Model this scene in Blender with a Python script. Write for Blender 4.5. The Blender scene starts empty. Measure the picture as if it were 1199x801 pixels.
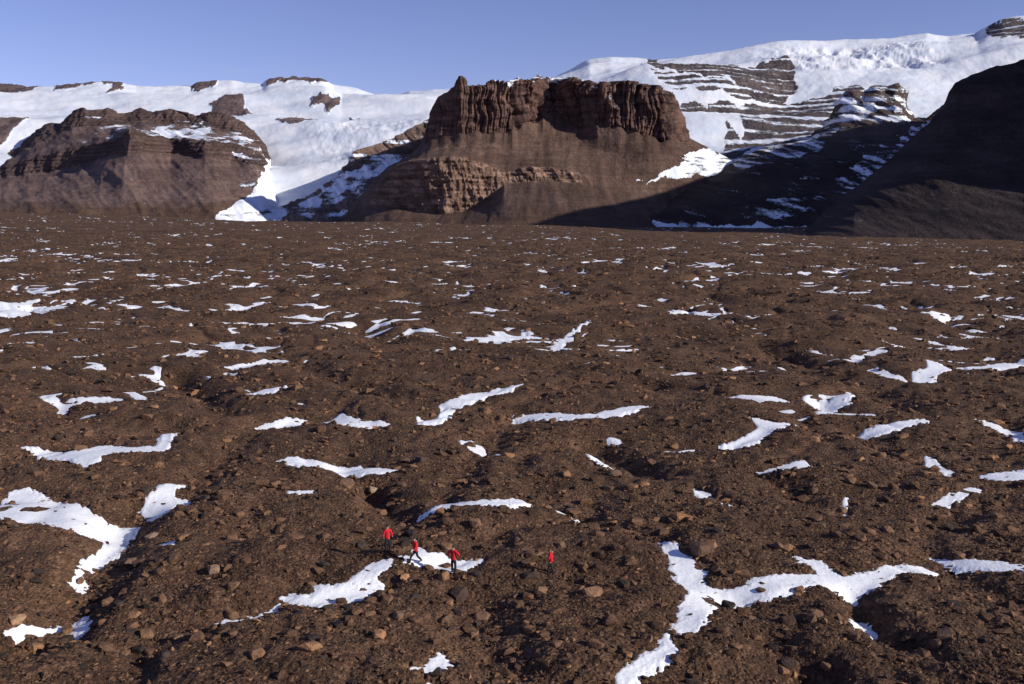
import bpy, bmesh, math, random, time
import numpy as np
T0=time.time()
random.seed(7); rng=np.random.default_rng(11)
C=bpy.context.scene.collection
F=1152.0; H=24.0; CX=599.5; CY=400.5; HOR=240.0
PIT=math.atan((CY-HOR)/F); cp=math.cos(PIT); sp=math.sin(PIT)
SUN_EL=math.radians(24); sh=np.array([0.93,-0.36]); sh/=np.linalg.norm(sh)

# ------------------------------------------------------------------ noise
M=2047
perm=rng.permutation(M+1); ang=rng.random(M+1)*2*np.pi; GX=np.cos(ang); GY=np.sin(ang)
def pn(x,y,s=0):
    x=x+s*17.31; y=y+s*9.77
    xi=np.floor(x).astype(np.int64); yi=np.floor(y).astype(np.int64)
    xf=x-xi; yf=y-yi
    u=xf*xf*xf*(xf*(xf*6-15)+10); v=yf*yf*yf*(yf*(yf*6-15)+10)
    def g(i,j,fx,fy):
        h=perm[(perm[(xi+i)&M]+yi+j)&M]
        return GX[h]*fx+GY[h]*fy
    a=g(0,0,xf,yf); b=g(1,0,xf-1,yf); c=g(0,1,xf,yf-1); d=g(1,1,xf-1,yf-1)
    return ((a*(1-u)+b*u)*(1-v)+(c*(1-u)+d*u)*v)*1.5
def fbm(x,y,o=4,s=0,gain=.5):
    r=0;a=1;f=1
    for k in range(o):
        r=r+a*pn(x*f,y*f,s+k*3.1); a*=gain; f*=2.03
    return r
def ridged(x,y,o=4,s=0,gain=.5):
    r=0;a=1;f=1;t=0
    for k in range(o):
        r=r+a*(1-np.abs(pn(x*f,y*f,s+k*2.7))*2); t+=a; a*=gain; f*=2.07
    return r/t
def sstep(a,b,x):
    t=np.clip((x-a)/(b-a),0,1); return t*t*(3-2*t)

# ------------------------------------------------------------------ projection
def ray(px,py):
    a=(np.asarray(px,float)-CX)/F; b=(CY-np.asarray(py,float))/F
    return a, cp+b*sp, b*cp-sp
def world(px,py,d):
    dx,dy,dz=ray(px,py); k=d/dy
    return np.stack([dx*k, np.broadcast_to(d,np.shape(dx*k)).astype(float), H+dz*k],-1)
def onflat(px,py):
    dx,dy,dz=ray(px,py); k=-H/dz
    return dx*k, dy*k

# ------------------------------------------------------------------ mesh helper
def mkmesh(name,V,faces=None,nper=4,smooth=True,attrs=None):
    me=bpy.data.meshes.new(name)
    V=np.ascontiguousarray(V.reshape(-1,3),dtype=np.float32); faces=np.ascontiguousarray(faces,dtype=np.int32)
    n=len(faces)
    me.vertices.add(len(V)); me.vertices.foreach_set('co',V.ravel())
    me.loops.add(n*nper); me.loops.foreach_set('vertex_index',faces.ravel())
    me.polygons.add(n)
    me.polygons.foreach_set('loop_start',np.arange(0,n*nper,nper,dtype=np.int32))
    me.polygons.foreach_set('use_smooth',np.full(n,smooth))
    for k,a in (attrs or {}).items():
        a=np.ascontiguousarray(a,dtype=np.float32)
        if a.ndim==1:
            at=me.attributes.new(k,'FLOAT','POINT'); at.data.foreach_set('value',a)
        else:
            if a.shape[1]==3: a=np.concatenate([a,np.ones((len(a),1),np.float32)],1)
            at=me.attributes.new(k,'FLOAT_COLOR','POINT'); at.data.foreach_set('color',np.ascontiguousarray(a).ravel())
    me.update(calc_edges=True); me.validate()
    return me
def link(name,me,mat=None,parent=None,**props):
    o=bpy.data.objects.new(name,me); C.objects.link(o)
    if mat is not None and me is not None and len(me.materials)==0: me.materials.append(mat)
    if parent: o.parent=parent
    for k,v in props.items():
        if v: o[k]=v
    return o
def gridfaces(R,Cn):
    i=np.arange(R*Cn).reshape(R,Cn)
    return np.stack([i[:-1,:-1],i[:-1,1:],i[1:,1:],i[1:,:-1]],-1).reshape(-1,4)

# ------------------------------------------------------------------ materials
def newmat(name):
    m=bpy.data.materials.new(name); m.use_nodes=True; nt=m.node_tree
    b=nt.nodes['Principled BSDF']; b.inputs['Roughness'].default_value=.92
    b.inputs['Specular IOR Level'].default_value=.15
    return m,nt,b
def nd(nt,t,**k):
    n=nt.nodes.new(t)
    for a,v in k.items(): setattr(n,a,v)
    return n
def noise(nt,vec,scale,detail=4,rough=.6):
    n=nd(nt,'ShaderNodeTexNoise'); n.inputs['Scale'].default_value=scale; n.inputs['Detail'].default_value=detail
    n.inputs['Roughness'].default_value=rough
    if vec is not None: nt.links.new(vec,n.inputs['Vector'])
    return n.outputs['Fac']
def mth(nt,op,a,b=None,c=None):
    n=nd(nt,'ShaderNodeMath',operation=op)
    for i,v in enumerate((a,b,c)):
        if v is None: continue
        if isinstance(v,(int,float)): n.inputs[i].default_value=v
        else: nt.links.new(v,n.inputs[i])
    return n.outputs[0]
def mixc(nt,f,a,b,blend='MIX'):
    n=nd(nt,'ShaderNodeMix',data_type='RGBA',blend_type=blend)
    for idx,v in ((0,f),(6,a),(7,b)):
        if isinstance(v,(int,float)): n.inputs[idx].default_value=v
        elif isinstance(v,tuple): n.inputs[idx].default_value=(*v,1)
        else: nt.links.new(v,n.inputs[idx])
    return n.outputs[2]
def ramp(nt,f,stops):
    n=nd(nt,'ShaderNodeValToRGB'); cr=n.color_ramp
    while len(cr.elements)<len(stops): cr.elements.new(.5)
    for e,(p,c) in zip(cr.elements,stops):
        e.position=p; e.color=(*c,1) if len(c)==3 else c
    nt.links.new(f,n.inputs[0]); return n.outputs[0]
def maprange(nt,f,a,b,c=0,d=1):
    n=nd(nt,'ShaderNodeMapRange'); nt.links.new(f,n.inputs[0])
    for i,v in enumerate((a,b,c,d)): n.inputs[i+1].default_value=v
    return n.outputs[0]
def bump(nt,h,dist,strength=1,nrm=None):
    n=nd(nt,'ShaderNodeBump'); n.inputs['Distance'].default_value=dist; n.inputs['Strength'].default_value=strength
    nt.links.new(h,n.inputs['Height'])
    if nrm is not None: nt.links.new(nrm,n.inputs['Normal'])
    return n.outputs[0]

# stony ground
gm,nt,b=newmat('stony_ground')
pos=nd(nt,'ShaderNodeNewGeometry').outputs['Position']
n1=noise(nt,pos,.035,2); n2=noise(nt,pos,.35,4,.65); n3=noise(nt,pos,3.2,4,.72)
s=mth(nt,'ADD',mth(nt,'MULTIPLY',n1,.6),mth(nt,'ADD',mth(nt,'MULTIPLY',n2,.75),mth(nt,'MULTIPLY',n3,.55)))
s=mth(nt,'SUBTRACT',s,.45)
base=ramp(nt,s,[(.28,(.050,.028,.018)),(.46,(.092,.051,.031)),(.6,(.130,.073,.043)),(.78,(.185,.108,.064))])
vo=nd(nt,'ShaderNodeTexVoronoi'); vo.inputs['Scale'].default_value=4.2; vo.inputs['Randomness'].default_value=1; nt.links.new(pos,vo.inputs['Vector'])
sc=nd(nt,'ShaderNodeSeparateColor'); nt.links.new(vo.outputs['Color'],sc.inputs[0])
cf=maprange(nt,sc.outputs[0],0,1,.62,1.38)
mul=nd(nt,'ShaderNodeVectorMath',operation='SCALE'); nt.links.new(base,mul.inputs[0]); nt.links.new(cf,mul.inputs['Scale'])
pale=mth(nt,'GREATER_THAN',sc.outputs[1],.94)
col=mixc(nt,mth(nt,'MULTIPLY',pale,.5),mul.outputs[0],(.25,.15,.09))
nt.links.new(col,b.inputs['Base Color'])
vd=mth(nt,'MULTIPLY',mth(nt,'MULTIPLY',vo.outputs['Distance'],-1.0),mth(nt,'ADD',sc.outputs[2],.3))
hh=mth(nt,'ADD',mth(nt,'MULTIPLY',vd,.15),mth(nt,'ADD',mth(nt,'MULTIPLY',n3,.16),mth(nt,'MULTIPLY',n2,.30)))
nt.links.new(bump(nt,hh,1.0,1.0),b.inputs['Normal'])

# stones
def rockmat(name):
    m,nt,b=newmat(name)
    at=nd(nt,'ShaderNodeAttribute',attribute_name='Col'); tc=nd(nt,'ShaderNodeNewGeometry').outputs['Position']
    n=noise(nt,tc,5,3,.7)
    v=nd(nt,'ShaderNodeVectorMath',operation='SCALE'); nt.links.new(at.outputs['Color'],v.inputs[0])
    nt.links.new(maprange(nt,n,.25,.75,.55,1.4),v.inputs['Scale']); nt.links.new(v.outputs[0],b.inputs['Base Color'])
    nt.links.new(bump(nt,n,.1,.7),b.inputs['Normal']); return m
stone_m=rockmat('weathered_stone')

# snow on the floor
sm,nt,b=newmat('wind_packed_snow')
pos=nd(nt,'ShaderNodeNewGeometry').outputs['Position']
n=noise(nt,pos,1.3,4,.6); n2=noise(nt,pos,5,3,.7)
nt.links.new(mixc(nt,maprange(nt,n2,.58,.70,0,.5),mixc(nt,n,(.97,.97,.99),(.84,.88,.93)),(.35,.26,.2)),b.inputs['Base Color'])
b.inputs['Roughness'].default_value=.55
nt.links.new(bump(nt,n,.12,.6),b.inputs['Normal'])

# mountains: rock colour attribute + snow attribute broken up by noise
def mountmat(name,sc_,bd,rocky=1.0,edge=.5,snb=.05,sna=1.0):
    m,nt,b=newmat(name)
    at=nd(nt,'ShaderNodeAttribute',attribute_name='Col'); sn=nd(nt,'ShaderNodeAttribute',attribute_name='snow')
    pos=nd(nt,'ShaderNodeNewGeometry').outputs['Position']
    n=noise(nt,pos,sc_,5,.68); nb=noise(nt,pos,sc_*4,4,.7)
    mp=nd(nt,'ShaderNodeMapping'); mp.inputs['Scale'].default_value=(.10,.10,1.9); nt.links.new(pos,mp.inputs[0])
    st=noise(nt,mp.outputs[0],sc_*1.5,4,.65)
    v=nd(nt,'ShaderNodeVectorMath',operation='SCALE'); nt.links.new(at.outputs['Color'],v.inputs[0])
    k=mth(nt,'MULTIPLY',maprange(nt,n,.3,.7,.75,1.25),maprange(nt,nb,.3,.7,.75,1.25))
    k=mth(nt,'MULTIPLY',k,maprange(nt,st,.35,.65,.85,1.15))
    nt.links.new(k,v.inputs['Scale'])
    f=mth(nt,'ADD',sn.outputs['Fac'],mth(nt,'MULTIPLY',mth(nt,'SUBTRACT',mth(nt,'ADD',mth(nt,'MULTIPLY',nb,.5),mth(nt,'MULTIPLY',st,.5)),.5),edge*3.2))
    f=maprange(nt,f,.42,.58)
    snowc=mixc(nt,maprange(nt,noise(nt,pos,sc_*.5,3),.3,.7),(.92*sna,.93*sna,.96*sna),(.70*sna,.77*sna,.88*sna))
    nt.links.new(mixc(nt,f,v.outputs[0],snowc),b.inputs['Base Color'])
    hh=mth(nt,'MULTIPLY',mth(nt,'ADD',n,mth(nt,'MULTIPLY',nb,.5)),maprange(nt,f,0,1,1,snb))
    nt.links.new(bump(nt,hh,bd,rocky),b.inputs['Normal'])
    return m
mm_far=mountmat('far_rock_and_snow',.012,20,snb=.14,sna=.9)
mm_mid=mountmat('cliff_rock',.03,8,edge=.6)
mm_scr=mountmat('scree_rock',.045,4)
mm_shaded=mountmat('shaded_scree',.05,3,edge=.6)

# ------------------------------------------------------------------ ground height
SN=[ # polygon (reference view), label
([(0,590),(10,575),(30,572),(60,580),(100,588),(125,597),(160,596),(150,607),(125,615),(95,620),(60,620),(35,612),(0,608),(-40,605),(-30,590)],'largest white snow patch at the left edge of the stony ground'),
([(152,600),(142,625),(120,645),(94,672),(80,668),(98,645),(118,628),(133,606)],'narrow snow strip running down the bank below the largest left snow patch'),
([(163,585),(195,565),(212,562),(205,575),(218,580),(180,596)],'short snow patch just right of the largest left snow patch'),
([(30,520),(60,520),(90,524),(120,517),(150,520),(185,522),(192,505),(205,495),(202,515),(190,526),(150,527),(120,530),(100,550),(85,535),(50,530)],'long branching snow patch with a hooked right end, at left'),
([(300,490),(340,483),(385,486),(400,480),(420,487),(465,494),(420,495),(390,491),(350,492)],'long thin snow patch left of centre, above the spindle shaped one'),
([(487,487),(510,490),(520,480),(515,472),(545,462),(580,456),(615,453),(590,460),(560,466),(545,473),(530,482),(515,493),(495,496)],'diagonal snow patch rising to the right in the centre of the plain'),
([(603,480),(640,481),(680,486),(710,482),(750,475),(767,477),(735,484),(710,491),(680,490),(640,487),(605,485)],'long shallow V shaped snow strip right of the diagonal central patch'),
([(318,538),(345,532),(380,536),(420,537),(470,543),(440,547),(400,549),(370,544)],'spindle shaped snow patch left of centre above the tan boulder'),
([(537,512),(550,510),(575,522),(592,527),(565,526),(545,518)],'small slanting snow patch below the diagonal central patch'),
([(492,600),(510,594),(522,582),(555,589),(600,585),(622,588),(590,594),(545,595),(520,601)],'snow patch directly uphill of the four people'),
([(648,588),(680,594),(704,601),(675,600),(650,594)],'thin snow sliver right of the patch uphill of the people'),
([(412,680),(434,659),(462,658),(476,652),(488,645),(503,651),(520,650),(530,656),(560,652),(546,661),(522,666),(500,661),(478,664),(455,669),(438,677),(418,686)],'snow patch the people in red are crossing'),
([(332,692),(345,690),(362,694),(374,688),(368,682),(392,686),(405,681),(425,686),(442,675),(448,683),(425,691),(400,695),(385,698),(372,704),(345,698)],'ragged snow patch down left of the people'),
([(245,716),(262,711),(280,710),(305,705),(326,697),(325,704),(308,710),(290,713),(275,716),(258,718)],'thin snow streak farthest left of the chain below the people'),
([(763,630),(780,633),(797,652),(818,660),(834,668),(822,678),(850,686),(880,682),(905,675),(942,670),(960,672),(935,652),(962,656),(985,672),(1010,667),(1040,656),(1080,655),(1094,660),(1050,667),(1030,680),(1000,689),(965,683),(920,689),(880,693),(850,699),(830,714),(822,732),(800,741),(789,732),(795,712),(806,692),(788,670),(774,648)],'largest forked snow patch in the right foreground'),
([(722,779),(750,764),(770,756),(780,740),(792,757),(770,769),(748,780),(736,790),(752,812),(740,812)],'snow patch at the bottom edge below the large forked patch'),
([(473,777),(500,768),(515,751),(530,770),(518,776),(495,782)],'small snow patch near the bottom edge at centre left'),
([(495,790),(530,797),(525,804),(505,800)],'snow scrap touching the bottom edge of the view'),
([(1090,644),(1130,650),(1165,655),(1199,661),(1250,668),(1199,669),(1160,663),(1120,656)],'thin snow strip running to the right edge beyond the forked patch'),
([(1000,706),(1018,708),(1022,728),(1012,733),(1005,720)],'small blocky snow patch beneath the right arm of the forked patch'),
([(984,582),(990,579),(996,597),(988,601)],'tiny upright snow patch between boulders at right'),
([(1088,590),(1110,577),(1140,569),(1152,572),(1130,580),(1112,592)],'curved snow patch low in the right hand group of three'),
([(1085,530),(1095,533),(1124,555),(1105,555),(1090,546)],'slanting snow patch leftmost in the right hand group of three'),
([(1146,556),(1180,551),(1225,549),(1225,562),(1170,563)],'snow patch at the right edge in the group of three'),
([(885,543),(910,540),(940,536),(958,543),(930,549),(900,548)],'small lens shaped snow patch alone at mid right'),
([(845,516),(870,509),(890,500),(872,490),(905,496),(940,494),(912,502),(892,511),(870,517)],'tapering snow patch rising right above the lone lens patch'),
([(1003,499),(1030,493),(1060,490),(1080,487),(1087,491),(1045,498),(1015,503)],'thin ragged snow patch right of the tapering one'),
([(1140,486),(1165,489),(1200,497),(1200,503),(1170,495)],'slanting snow streak by the right edge at mid height'),
([(838,460),(870,461),(910,461),(932,466),(890,467),(850,464)],'flat thin snow line in the right middle distance'),
([(955,468),(980,456),(1000,457),(990,465),(975,471)],'small bright snow wedge right of the flat thin line'),
([(1068,436),(1090,430),(1080,422),(1100,426),(1115,431),(1095,439),(1075,444)],'small snow patch left of the long one at the right edge'),
([(1118,428),(1150,424),(1199,417),(1230,420),(1180,428),(1140,430)],'long thin snow patch reaching the right edge in the middle distance'),
([(622,409),(645,402),(655,391),(690,378),(660,397),(655,405),(635,412)],'hooked snow patch in the central middle distance'),
([(705,406),(725,402),(748,401),(735,408),(715,409)],'short snow patch right of the hooked middle distance one'),
([(843,584),(860,586),(875,593),(858,594)],'small snow fleck below the lone lens patch'),
([(810,569),(835,575),(838,580),(820,579)],'smaller snow fleck up left of its neighbour at mid right'),
([(338,578),(370,573),(368,579),(350,581)],'tiny snow fleck left of the tan boulder'),
([(80,463),(120,460),(162,461),(120,466)],'thin flat snow line at left in the middle distance'),
([(163,429),(185,432),(197,440),(178,438)],'slanting snow fleck at left in the middle distance'),
([(290,459),(315,454),(333,450),(322,459)],'short snow dash left of centre in the middle distance'),
([(-20,362),(30,367),(44,362),(30,358),(50,346),(20,351),(-20,354)],'forked snow patch at the far left edge'),
([(1075,368),(1110,366),(1132,370),(1100,373)],'bright flat snow patch alone in the far right distance'),
([(8,724),(35,711),(66,705),(45,717),(20,730)],'snow patch low at the left edge below the bank'),
([(80,708),(95,697),(102,702),(87,713)],'snow scrap on the shaded bank at lower left'),
([(865,430),(890,428),(918,430),(890,433)],'short flat snow dash in the right middle distance'),
([(684,514),(700,520),(718,537),(702,533)],'slanting snow sliver beside a dark hollow right of centre'),
([(183,630),(205,625),(202,636)],'isolated snow scrap between the bank and the people'),
]
TR=[ # dark hollows without snow: polyline, half width m, depth m
([(430,560),(450,580),(468,600)],1.6,1.1),([(700,512),(735,535),(770,552)],1.8,1.2),([(205,430),(240,460),(262,480)],2.6,1.7),
([(900,398),(925,412),(955,420)],3.5,2.2),([(1000,690),(1030,730),(1062,748)],1.3,1.0),([(950,770),(975,800)],1.0,.9),
([(150,590),(120,660),(70,715),(20,745)],2.4,1.4),([(425,375),(450,395)],4,2),([(880,545),(960,590),(1075,600)],1.7,.6),
([(300,600),(260,660),(190,700),(120,790)],2.2,.4),([(620,560),(700,610),(760,630)],1.8,.6),([(560,690),(600,760),(640,800)],1.6,.5),
([(480,610),(440,640),(330,690),(250,715)],1.8,.4),([(860,700),(900,740),(990,800)],1.6,.6),([(300,490),(250,540),(220,580)],2.5,.7),([(1000,500),(1050,530),(1090,540)],2.5,.8),([(600,485),(560,530),(520,580)],2.2,.6),
([(350,420),(420,450),(480,470)],3,1.0),([(640,430),(720,440),(800,460)],3,1.0),([(60,470),(110,490),(190,495)],2.6,.9),([(950,430),(1020,450),(1060,470)],3,1.1)]
def segdist(x,y,P,closed):
    n=len(P); best=np.full(x.shape,1e9); inside=np.zeros(x.shape,bool)
    for i in range(n if closed else n-1):
        x1,y1=P[i]; x2,y2=P[(i+1)%n]
        dx=x2-x1; dy=y2-y1; L=dx*dx+dy*dy+1e-9
        t=np.clip(((x-x1)*dx+(y-y1)*dy)/L,0,1)
        best=np.minimum(best,np.hypot(x-x1-t*dx,y-y1-t*dy))
        if closed:
            c=((y1>y)!=(y2>y))&(x<(x2-x1)*(y-y1)/(y2-y1+1e-12)+x1); inside^=c
    return np.where(inside,best,-best) if closed else best
POLY=[np.array([onflat(*p) for p in pl]) for pl,_ in SN]
TRW=[(np.array([onflat(*p) for p in pl]),w,d) for pl,w,d in TR]
UE=[-1.2,-.52,-.25,0,.2,.35,.52,.9,1.4]; 
PE=[246,247,259,263,268,277,283,285,285]; DE=[3700,3600,3300,2900,2400,1500,1300,1250,1250]
ZE=[H-(p-HOR)/F*d for p,d in zip(PE,DE)]
def dr_of(y): return np.maximum(.1,np.minimum(y*y/(H*F)*1.1,.0056*y))
def hollow(x,y):
    wx=x+6*pn(x/38,y/38,5); wy=y+6*pn(x/38,y/38,6)
    mid=.75*pn(wx/30,wy/30,7)+.9*pn(wx/13,wy/13,8)
    rid=np.abs(pn(wx/24,wy/24,9)); rid2=np.abs(pn((wx+2*pn(x/7,y/7,19))/11,(wy+2*pn(x/7,y/7,25))/11,26))
    midf=mid-.7*np.exp(-(rid/.09)**2)-.30*np.exp(-(rid2/.10)**2)
    hol=midf*.72+.38*pn(wx/6.5,wy/6.5,16)-.38*np.exp(-(rid2/.09)**2)+.28*pn(x/3,y/3,17)*np.clip(1.6-y/400,0,1)
    return midf,hol
_sx=rng.uniform(-900,900,150000); _sy=rng.uniform(60,1800,150000)
QS=np.linspace(0,.4,401); QV=np.quantile(hollow(_sx,_sy)[1],QS)
def G(x,y):
    x=np.asarray(x,float); y=np.asarray(y,float); u=x/np.maximum(y,1)
    ze=np.interp(u,UE,ZE); de=np.interp(u,UE,DE)
    t=np.clip((y-350)/(de-350),0,1.15); base=ze*t
    far=sstep(90,420,y)
    base=base+far*(2.2*pn(x/260,y/260,1)+1.3*pn(x/95,y/95,2))+.5*(1-far)*pn(x/50,y/50,4)+sstep(900,2200,y)*7*pn(x/330,y/420,27)
    midf,hol=hollow(x,y)
    amp=.58+.72*sstep(70,300,y)
    hs=base+amp*midf+.22*pn(x/8,y/8,28)
    dr=dr_of(y)
    def w(l): return np.clip(l/(2.2*dr)-.6,0,1)
    fine=.34*pn(x/5.5,y/5.5,10)*w(5.5)+.24*(np.abs(pn(x/2.4,y/2.4,11))-.2)*w(2.4)+.12*pn(x/1.2,y/1.2,12)*w(1.2)+.10*(np.abs(pn(x/.6,y/.6,13))-.2)*w(.6)
    # random snow in the hollows
    q=np.interp(y,[60,95,115,150,220,320,500,900,2000,4000],[.0,.001,.01,.045,.095,.14,.165,.165,.12,.07])*(1+.8*pn(x/110,y/110,14)+.6*pn(x/35,y/35,18))
    thr=np.interp(np.clip(q,0,.4),QS,QV)
    trand=(thr-hol)*.7-.3*(q<=.0012)
    tp=np.full(x.shape,-9.); pid=np.full(x.shape,-1,int); carve=np.zeros(x.shape)
    for i,P in enumerate(POLY):
        m0=P.min(0)-4; m1=P.max(0)+4
        k=np.nonzero((x>m0[0])&(x<m1[0])&(y>m0[1])&(y<m1[1]))
        if len(k[0])==0: continue
        X=x[k]; Y=y[k]; sd=segdist(X,Y,P,True)
        s_=np.clip(Y/100,.65,3)
        sd=sd+.20*s_*pn(X/(1.7*s_),Y/(1.7*s_),20)+.30*s_*pn(X/(.8*s_),Y/(.8*s_),21)+.28*s_*pn(X/(.35*s_),Y/(.35*s_),24)+.10
        better=sd>tp[k]
        tt=tp[k]; tt[better]=sd[better]; tp[k]=tt
        pp=pid[k]; pp[better]=i; pid[k]=pp
        carve[k]=np.maximum(carve[k],sstep(-2.0*s_,1.0*s_,sd)*.22)
    tpoly=np.where(pid>=0,np.clip(tp*.34,-.6,.07),-9)
    for P,wd,dp in TRW:
        m0=P.min(0)-10; m1=P.max(0)+10
        k=np.nonzero((x>m0[0])&(x<m1[0])&(y>m0[1])&(y<m1[1]))
        if len(k[0])==0: continue
        X=x[k]; Y=y[k]; d_=segdist(X,Y,P,False)+.5*pn(X/3,Y/3,22)
        c=dp*np.exp(-(d_/wd)**2); carve[k]+=c
    hs=hs-carve
    trand=np.clip(trand,-.6,.12+.15*far)
    useP=(pid>=0)&(tpoly>=trand)&(tpoly>-.55)
    tsn=np.where(useP,tpoly,trand); pid=np.where(useP,pid,-1)
    sn=sstep(-.10,.04,tsn)
    h=hs+fine*(1-.74*sn)
    zs=hs+tsn+.03*pn(x/2,y/2,23)
    return h,zs,tsn,pid

# ------------------------------------------------------------------ ground sheet
ys=[14.]
while ys[-1]<4600: ys.append(ys[-1]+float(dr_of(np.array(ys[-1])))*(2.5 if ys[-1]<38 else 1))
ys=np.array(ys)
pxs=np.concatenate([np.arange(-700,-110,9),np.arange(-110,1310,1.4),np.arange(1310,1900,9)])
YY,UU=np.meshgrid(ys,(pxs-CX)/F,indexing='ij'); XX=UU*YY/cp
h,zs,tsn,pid=G(XX,YY)
R_,C_=XX.shape
gv=np.stack([XX,YY,h],-1)
link('ground',mkmesh('ground',gv,gridfaces(R_,C_)),gm,kind='structure',label='dark brown stony valley floor with low hummocks',category='ground')
print('ground',XX.shape,time.time()-T0)

# ------------------------------------------------------------------ snow patches
gf=gridfaces(R_,C_)
sv=np.stack([XX,YY,zs],-1).reshape(-1,3)
tfl=tsn.ravel(); pf=pid.ravel()
def submesh(name,fsel):
    u,inv=np.unique(gf[fsel],return_inverse=True)
    return mkmesh(name,sv[u],inv.reshape(-1,4))
act=tfl>-.08
fm=act[gf]
fpid=np.where(fm,pf[gf],-2).max(1)
anyf=fm.any(1)
for i,(pl,lab) in enumerate(SN):
    s_=anyf&(fpid==i)
    if s_.sum()<4: continue
    link('snow_patch',submesh('snow_patch',s_),sm,label=lab,category='snow patch')
rm=((tfl>-.02)&(pf==-1)).reshape(R_,C_)
par=[]
def find(a):
    while par[a]!=a: par[a]=par[par[a]]; a=par[a]
    return a
lab=np.full((R_,C_),-1,np.int32); prev=[]
for r in range(R_):
    row=rm[r]; d=np.diff(np.concatenate([[0],row.view(np.int8),[0]])); st=np.nonzero(d==1)[0]; en=np.nonzero(d==-1)[0]
    cur=[]; j=0
    for a,b2 in zip(st,en):
        k=len(par); par.append(k); lab[r,a:b2]=k
        while j<len(prev) and prev[j][1]<=a-1: j+=1
        q=j
        while q<len(prev) and prev[q][0]<=b2:
            ra,rb=find(k),find(prev[q][2])
            if ra!=rb: par[ra]=rb
            q+=1
        cur.append((a,b2,k))
    prev=cur
root=np.array([find(i) for i in range(len(par))]+[-1])
lab=root[lab]
# widen each patch's skirt by a few faces so that its rim dives under the ground
L2=lab.copy()
for _ in range(3):
    for ax,sg in ((0,1),(0,-1),(1,1),(1,-1)):
        sh_=np.roll(L2,sg,ax); L2=np.where((L2<0)&(sh_>=0)&((tfl.reshape(R_,C_))>-.16),sh_,L2)
fl=L2.ravel()[gf].max(1)
cpx=np.broadcast_to(pxs[None,:],(R_,C_)).ravel()
fy=YY.ravel()[gf[:,0]]; appar=dr_of(fy)*H*F/fy**2
ok=(fl>=0)&(fpid<0)
vis=ok&(cpx[gf[:,0]]>0)&(cpx[gf[:,0]]<1199)&(fy>47)
size_by=np.bincount(fl[vis],weights=appar[vis])
ids=np.argsort(-size_by)[:240]
rest=ok.copy()
order=np.argsort(fl,kind='stable'); fs=fl[order]
for i in ids:
    if size_by[i]<=0: continue
    a,b2=np.searchsorted(fs,[i,i+1]); idx=order[a:b2]; idx=idx[ok[idx]]
    rest[idx]=False
    link('snow_patch',submesh('snow_patch',idx),sm,label='white snow patch lying in a hollow of the far stony plain',category='snow patch',group='snow patches scattered over the far valley floor')
link('snow_flecks',submesh('snow_flecks',np.nonzero(rest)[0]),sm,kind='stuff',label='small white snow flecks dotting the far stony plain',category='snow')
print('snow',(size_by>0).sum(),time.time()-T0)

# ------------------------------------------------------------------ mountains
def I(px,pts):
    if isinstance(pts,(int,float)): return np.full(px.shape,float(pts))
    p=np.array(pts,float); return np.interp(px,p[:,0],p[:,1])
def inpoly(x,y,P):
    ins=np.zeros(x.shape,bool); n=len(P)
    for i in range(n):
        x1,y1=P[i]; x2,y2=P[(i+1)%n]
        ins^=((y1>y)!=(y2>y))&(x<(x2-x1)*(y-y1)/(y2-y1+1e-12)+x1)
    return ins
def loft(px,rows,subs):
    PY=[];D=[];S=[]
    for k in range(len(rows)-1):
        a0=I(px,rows[k][0]);a1=I(px,rows[k+1][0]);d0=I(px,rows[k][1]);d1=I(px,rows[k+1][1])
        n=subs[k]
        for j in range(n):
            t=j/n; PY.append(a0*(1-t)+a1*t); D.append(d0*(1-t)+d1*t); S.append(np.full(px.shape,k+t))
    PY.append(I(px,rows[-1][0]));D.append(I(px,rows[-1][1]));S.append(np.full(px.shape,len(rows)-1.))
    PY=np.array(PY);D=np.array(D);S=np.array(S); PX=np.broadcast_to(px,PY.shape)
    return PX,PY,D,S,world(PX,PY,D)
def normals(P):
    du=np.gradient(P,axis=1); dv=np.gradient(P,axis=0); n=np.cross(du,dv)
    return n/(np.linalg.norm(n,axis=-1,keepdims=True)+1e-9)
def blur(A,n):
    for _ in range(n):
        B=A.copy(); B[1:-1]=(A[:-2]+2*A[1:-1]+A[2:])/4; A=B
        B=A.copy(); B[:,1:-1]=(A[:,:-2]+2*A[:,1:-1]+A[:,2:])/4; A=B
    return A
def finish(name,P,disp,col,snow,mat,label,cat,hor=None):
    N=normals(blur(P,14))
    if hor is not None:
        N[...,2]*=(1-np.clip(hor*1.5,0,1)); N/=np.linalg.norm(N,axis=-1,keepdims=True)+1e-9
    P=P+N*disp[...,None]
    link(name,mkmesh(name,P,gridfaces(*P.shape[:2]),attrs={'Col':col.reshape(-1,3),'snow':snow.ravel()}),mat,kind='structure',label=label,category=cat)
    return P
def jit(PX,PY,P,a,l):
    return PX+a*fbm(P[...,0]/l,P[...,2]/l,4,30), PY+.6*a*fbm(P[...,0]/l,P[...,2]/l,4,33)
def colr(P,c0,c1,s=0,l=120):  # blend of two rock tones; distant ranges carry a violet haze tint
    t=np.clip(.5+fbm(P[...,0]/l,P[...,2]/l*2,5,40+s)*.8,0,1)[...,None]
    return np.array(c0)*(1-t)+np.array(c1)*t
FOOT=np.array([.098,.058,.040])      # the feet carry the same debris as the valley floor

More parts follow.
